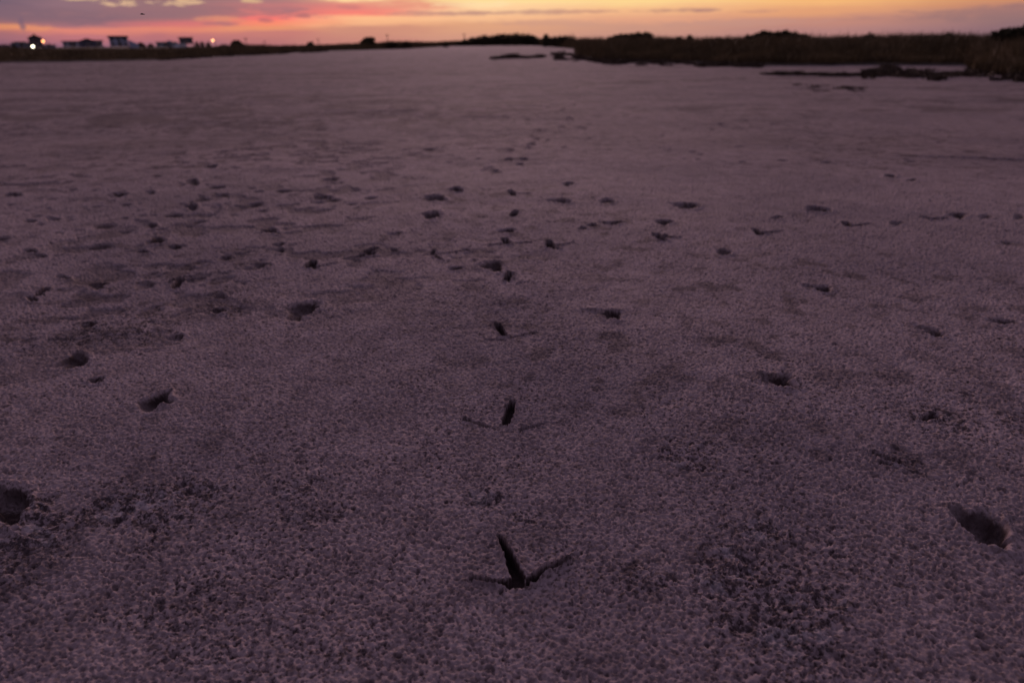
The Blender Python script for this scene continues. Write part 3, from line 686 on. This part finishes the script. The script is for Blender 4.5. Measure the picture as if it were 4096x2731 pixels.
# ------------------------------------------------------------------ houses
def hm(name, c, r=.8): return simple(name, c, r, .12, .6)
def hw(name, c): return hm(name, tuple(min(.75, x * 1.7) for x in c))
mglass, t, b = mat('window_glass'); b.inputs['Base Color'].default_value = (.03, .035, .05, 1); b.inputs['Roughness'].default_value = .12
mroofd = hm('dark_shingle', (.045, .04, .045)); mwood = hm('weathered_timber', (.16, .13, .11)); mtrim = hm('pale_trim', (.55, .53, .52))
def house(u0, u1, vtop, vwall, D, wall, label, stilt=1.8, roof='gable', roofm=None, depth=9, wings=(), wins=3, name='stilt_house', floors=1):
    stilt = stilt * .55 if stilt < 3 else 2.0
    uc = (u0 + u1) / 2; p = at_dist(uc, vtop, D); wdt = (u1 - u0) * D / 2980
    top = p[2]; wt = at_dist(uc, vwall, D)[2]
    root = empty(name, (float(p[0]), float(p[1]), 0.0), -math.atan2(p[0], p[1]))
    tag(root, label, 'house', 'stilt houses along the left horizon')
    MB().box((0, 0, (wt + stilt) / 2), (wdt, depth, wt - stilt)).build('wall', wall, root)
    rm = roofm or mroofd; ov = .45; r = MB(); x = wdt / 2 + ov; y = depth / 2 + ov
    if roof == 'gable':      # gable end faces the camera
        r.poly([(-x, -y, wt + .01), (x, -y, wt + .01), (0, -y, top), (-x, y, wt + .01), (x, y, wt + .01), (0, y, top)], [(0, 1, 2), (3, 5, 4), (0, 2, 5, 3), (1, 4, 5, 2), (0, 3, 4, 1)])
    elif roof == 'side':     # ridge runs across
        r.poly([(-x, -y, wt + .01), (x, -y, wt + .01), (x, y, wt + .01), (-x, y, wt + .01), (-x, 0, top), (x, 0, top)], [(0, 1, 5, 4), (2, 3, 4, 5), (0, 4, 3), (1, 2, 5), (3, 2, 1, 0)])
    elif roof == 'hip':
        q = x * .45
        r.poly([(-x, -y, wt + .01), (x, -y, wt + .01), (x, y, wt + .01), (-x, y, wt + .01), (-q, 0, top), (q, 0, top)], [(0, 1, 5, 4), (2, 3, 4, 5), (0, 4, 3), (1, 2, 5), (3, 2, 1, 0)])
    else:
        r.box((0, 0, (wt + top) / 2 + .02), (wdt + ov * 2, depth + ov * 2, max(.25, top - wt)))
    r.build('roof', rm, root)
    n = max(2, int(wdt / 3))
    for i in range(n + 1):
        for yy in (-depth / 2 + .2, depth / 2 - .2):
            MB().box((-wdt / 2 + .2 + (wdt - .4) * i / n, yy, stilt / 2), (.3, .3, stilt)).build('stilt', mwood, root)
    MB().box((0, -depth / 2 - .9, stilt - .1), (wdt, 1.8, .18)).build('deck', mwood, root)
    rl = MB().box((0, -depth / 2 - 1.75, stilt + .95), (wdt, .08, .08))
    for i in range(9): rl.box((-wdt / 2 + .05 + (wdt - .1) * i / 8, -depth / 2 - 1.75, stilt + .45), (.07, .07, .92))
    rl.build('railing', mwood, root)
    fh = (wt - stilt) / floors
    for fl_ in range(floors):
        for i in range(wins):
            xx = -wdt / 2 + wdt * (i + .5) / wins; zz = stilt + fh * (fl_ + .55); ww = min(1.3, wdt / wins * .5)
            f = MB().box((xx, -depth / 2 - .03, zz), (ww + .2, .08, min(1.4, fh * .6) + .2)).build('window', mtrim, root)
            MB().box((xx, -depth / 2 - .08, zz), (ww, .04, min(1.4, fh * .6))).build('pane', mglass, f)
    MB().box((wdt * .08 if wins % 2 else 0, -depth / 2 - .04, stilt + 1.0), (.95, .07, 2.0)).build('door', mwood, root)
    for (xa, xb, vt, vs) in wings:
        A = (xa - uc) * D / 2980; B = (xb - uc) * D / 2980; z1 = at_dist(xb, vt, D)[2]; z2 = at_dist(xb, vs, D)[2]
        MB().poly([(A, -depth * .35, 0), (B, -depth * .35, 0), (B, depth * .35, 0), (A, depth * .35, 0), (A, -depth * .35, z1), (B, -depth * .35, z2), (B, depth * .35, z2), (A, depth * .35, z1)],
                  [(3, 2, 1, 0), (4, 5, 6, 7), (0, 1, 5, 4), (1, 2, 6, 5), (2, 3, 7, 6), (3, 0, 4, 7)]).build('side_wing', wall, root)
    return root
wb = hw('slate_blue_siding', (.13, .15, .22)); wr = hm('maroon_siding', (.10, .035, .04)); wg = hw('pale_grey_siding', (.34, .34, .38)); wd = hw('navy_siding', (.06, .06, .11))
wt_ = hw('cream_siding', (.42, .38, .36)); wte = hw('teal_grey_siding', (.20, .25, .29)); wbr = hm('brown_siding', (.055, .032, .04)); wbg = hw('blue_grey_siding', (.22, .25, .33))
house(52, 106, 167, 174, 420, wb, 'low slate blue house with hipped roof, farthest left', 1.2, 'hip', wings=[(106, 118, 180, 184)])
h2_ = house(116, 154, 140, 153, 400, wr, 'tall dark maroon house with pointed roof behind the white lamp', 1.5, 'gable', floors=2, wins=2, depth=8)
house(171, 212, 179, 183, 430, wbg, 'small low house under the left orange lamp', .6, 'side', wins=3, name='low_house')
house(258, 316, 165, 168, 430, wg, 'long pale grey flat-roofed house left of the navy gabled one', 1.5, 'flat', roofm=hm('grey_roof', (.16, .17, .2)), wins=4)
house(322, 370, 154, 166, 410, wd, 'dark navy house with gable between two pale houses', 1.4, 'gable', wins=2)
house(373, 403, 162, 166, 435, wt_, 'narrow cream house right of the navy gabled house', 1.5, 'flat', wins=2)
house(441, 499, 145, 153, 400, wbg, 'tall blue-grey stilt house with thick dark flat roof and sloping side wing', 1.8, 'flat', floors=2, wins=3, wings=[(501, 530, 160, 178)], depth=10)
house(631, 699, 168, 173, 420, wte, 'low teal-grey house with a shallow roof, left of the boxy brown house', 1.2, 'side', wins=4, wings=[(668, 682, 163, 164)])
house(719, 764, 150, 153, 400, wbr, 'dark brown boxy house raised high on stilts above a pale shed', 3.2, 'flat', wins=2, wings=())
# pale shed under the boxy house
p = at_dist(722, 190, 392); sh = empty('pale_shed', (float(p[0]), float(p[1]), 0), -math.atan2(p[0], p[1])); tag(sh, 'low pale blue-white shed at the foot of the boxy brown house', 'shed')
MB().box((0, 0, .95), (5.2, 3, 1.7)).build('wall', hm('white_metal_siding', (.6, .64, .72)), sh)
MB().box((0, 0, 1.9), (5.5, 3.4, .18)).build('roof', hm('white_roof', (.6, .6, .66)), sh); MB().box((.8, -1.54, .9), (1.8, .06, 1.5)).build('door', mtrim, sh)
# finial on the maroon house: chimney belongs to its roof
rf = [c for c in h2_.children if c.name.startswith('roof')][0]
MB().box((0, 0, at_dist(131, 139, 400)[2] - .3), (.6, .6, 1.3)).build('chimney', mroofd, rf)

# ------------------------------------------------------------------ poles and lamps
mpole = hm('pole_timber', (.07, .055, .05))
def pole(u, vtop, D, label, arm=True):
    p = at_dist(u, vtop, D); root = empty('utility_pole', (float(p[0]), float(p[1]), 0), -math.atan2(p[0], p[1])); tag(root, label, 'utility pole', 'utility poles on the horizon')
    z = float(p[2]); MB().tube((0, 0, 0), (0, 0, z), .22, .15).build('pole', mpole, root)
    if arm:
        MB().box((0, -.2, z - .7), (2.2, .12, .14)).build('crossarm', mpole, root)
        for x in (-.95, -.4, .4, .95): MB().tube((x, -.2, z - .63), (x, -.2, z - .35), .06, .05).build('insulator', mglass, root)
pole(981, 151, 420, 'darkest utility pole, just right of the round-topped tree')
pole(1057, 164, 480, 'short faint utility pole between the round-topped tree and small round bush')
pole(1272, 154, 480, 'faint thin utility pole right of the small round bush')
pole(1548, 137, 400, 'utility pole rising over the low bushes right of the wedge-shaped bush')
pole(1856, 134, 400, 'utility pole at the left end of the thicket')
pole(3222, 132, 300, 'slim utility pole right of the twin-topped bush')
def lamp(u, v, D, col, strength, label, rad=.38):
    p = at_dist(u, v, D); z = float(p[2])
    root = empty('street_lamp', (float(p[0]), float(p[1]), 0), -math.atan2(p[0], p[1])); tag(root, label, 'lamp', 'lit lamps by the houses')
    MB().tube((.9, 0, 0), (.9, 0, z + .5), .11, .07).build('pole', mpole, root)
    MB().tube((.9, 0, z + .5), (0, 0, z + .42), .05, .05).build('arm', mpole, root)
    MB().tube((0, 0, z + rad), (0, 0, z + rad + .2), .34, .12, 12).build('shade', mpole, root)
    m, t, b = mat('lamp_glow'); b.inputs['Base Color'].default_value = (0, 0, 0, 1); b.inputs['Emission Color'].default_value = (*col, 1); b.inputs['Emission Strength'].default_value = strength
    MB().ball((0, 0, z), rad).build('bulb', m, root, True)
lamp(131, 187, 330, (1, .93, .66), 8, 'bright white lamp low in front of the maroon house')
lamp(172, 166, 360, (1, .36, .12), 7, 'orange lamp just right of the maroon house')
lamp(851, 163, 360, (1, .46, .18), 6, 'orange lamp on a post, farthest right of the lit lamps')

# ------------------------------------------------------------------ insect in the air
p = at_dist(569, 58, 1.5); ins = empty('flying_insect', tuple(float(x) for x in p), 0.4); tag(ins, 'tiny dark insect in the air against the mauve cloud, upper left', 'insect')
mi = simple('insect_black', (.03, .02, .02), .5)
MB().ball((0, 0, 0), .0011, (3.4, 1, .75)).ball((.0038, 0, .0002), .0007).build('body', mi, ins, True)
for s in (-1, 1):
    MB().poly([(0, 0, .0006), (.002, s * .001, .0009), (.0012, s * .0042, .0014), (-.002, s * .004, .0013), (-.0022, s * .0012, .0008),
               (0, 0, .0004), (.002, s * .001, .0007), (.0012, s * .0042, .0012), (-.002, s * .004, .0011), (-.0022, s * .0012, .0006)],
              [(0, 1, 2, 3, 4), (9, 8, 7, 6, 5)]).build('wing', mi, ins)

# ------------------------------------------------------------------ render
vs = sc.view_settings; vs.view_transform = 'Standard'; vs.look = 'None'; vs.exposure = 0; vs.gamma = 1
sc.render.engine = 'CYCLES'
sc.render.resolution_x = 1024; sc.render.resolution_y = 682
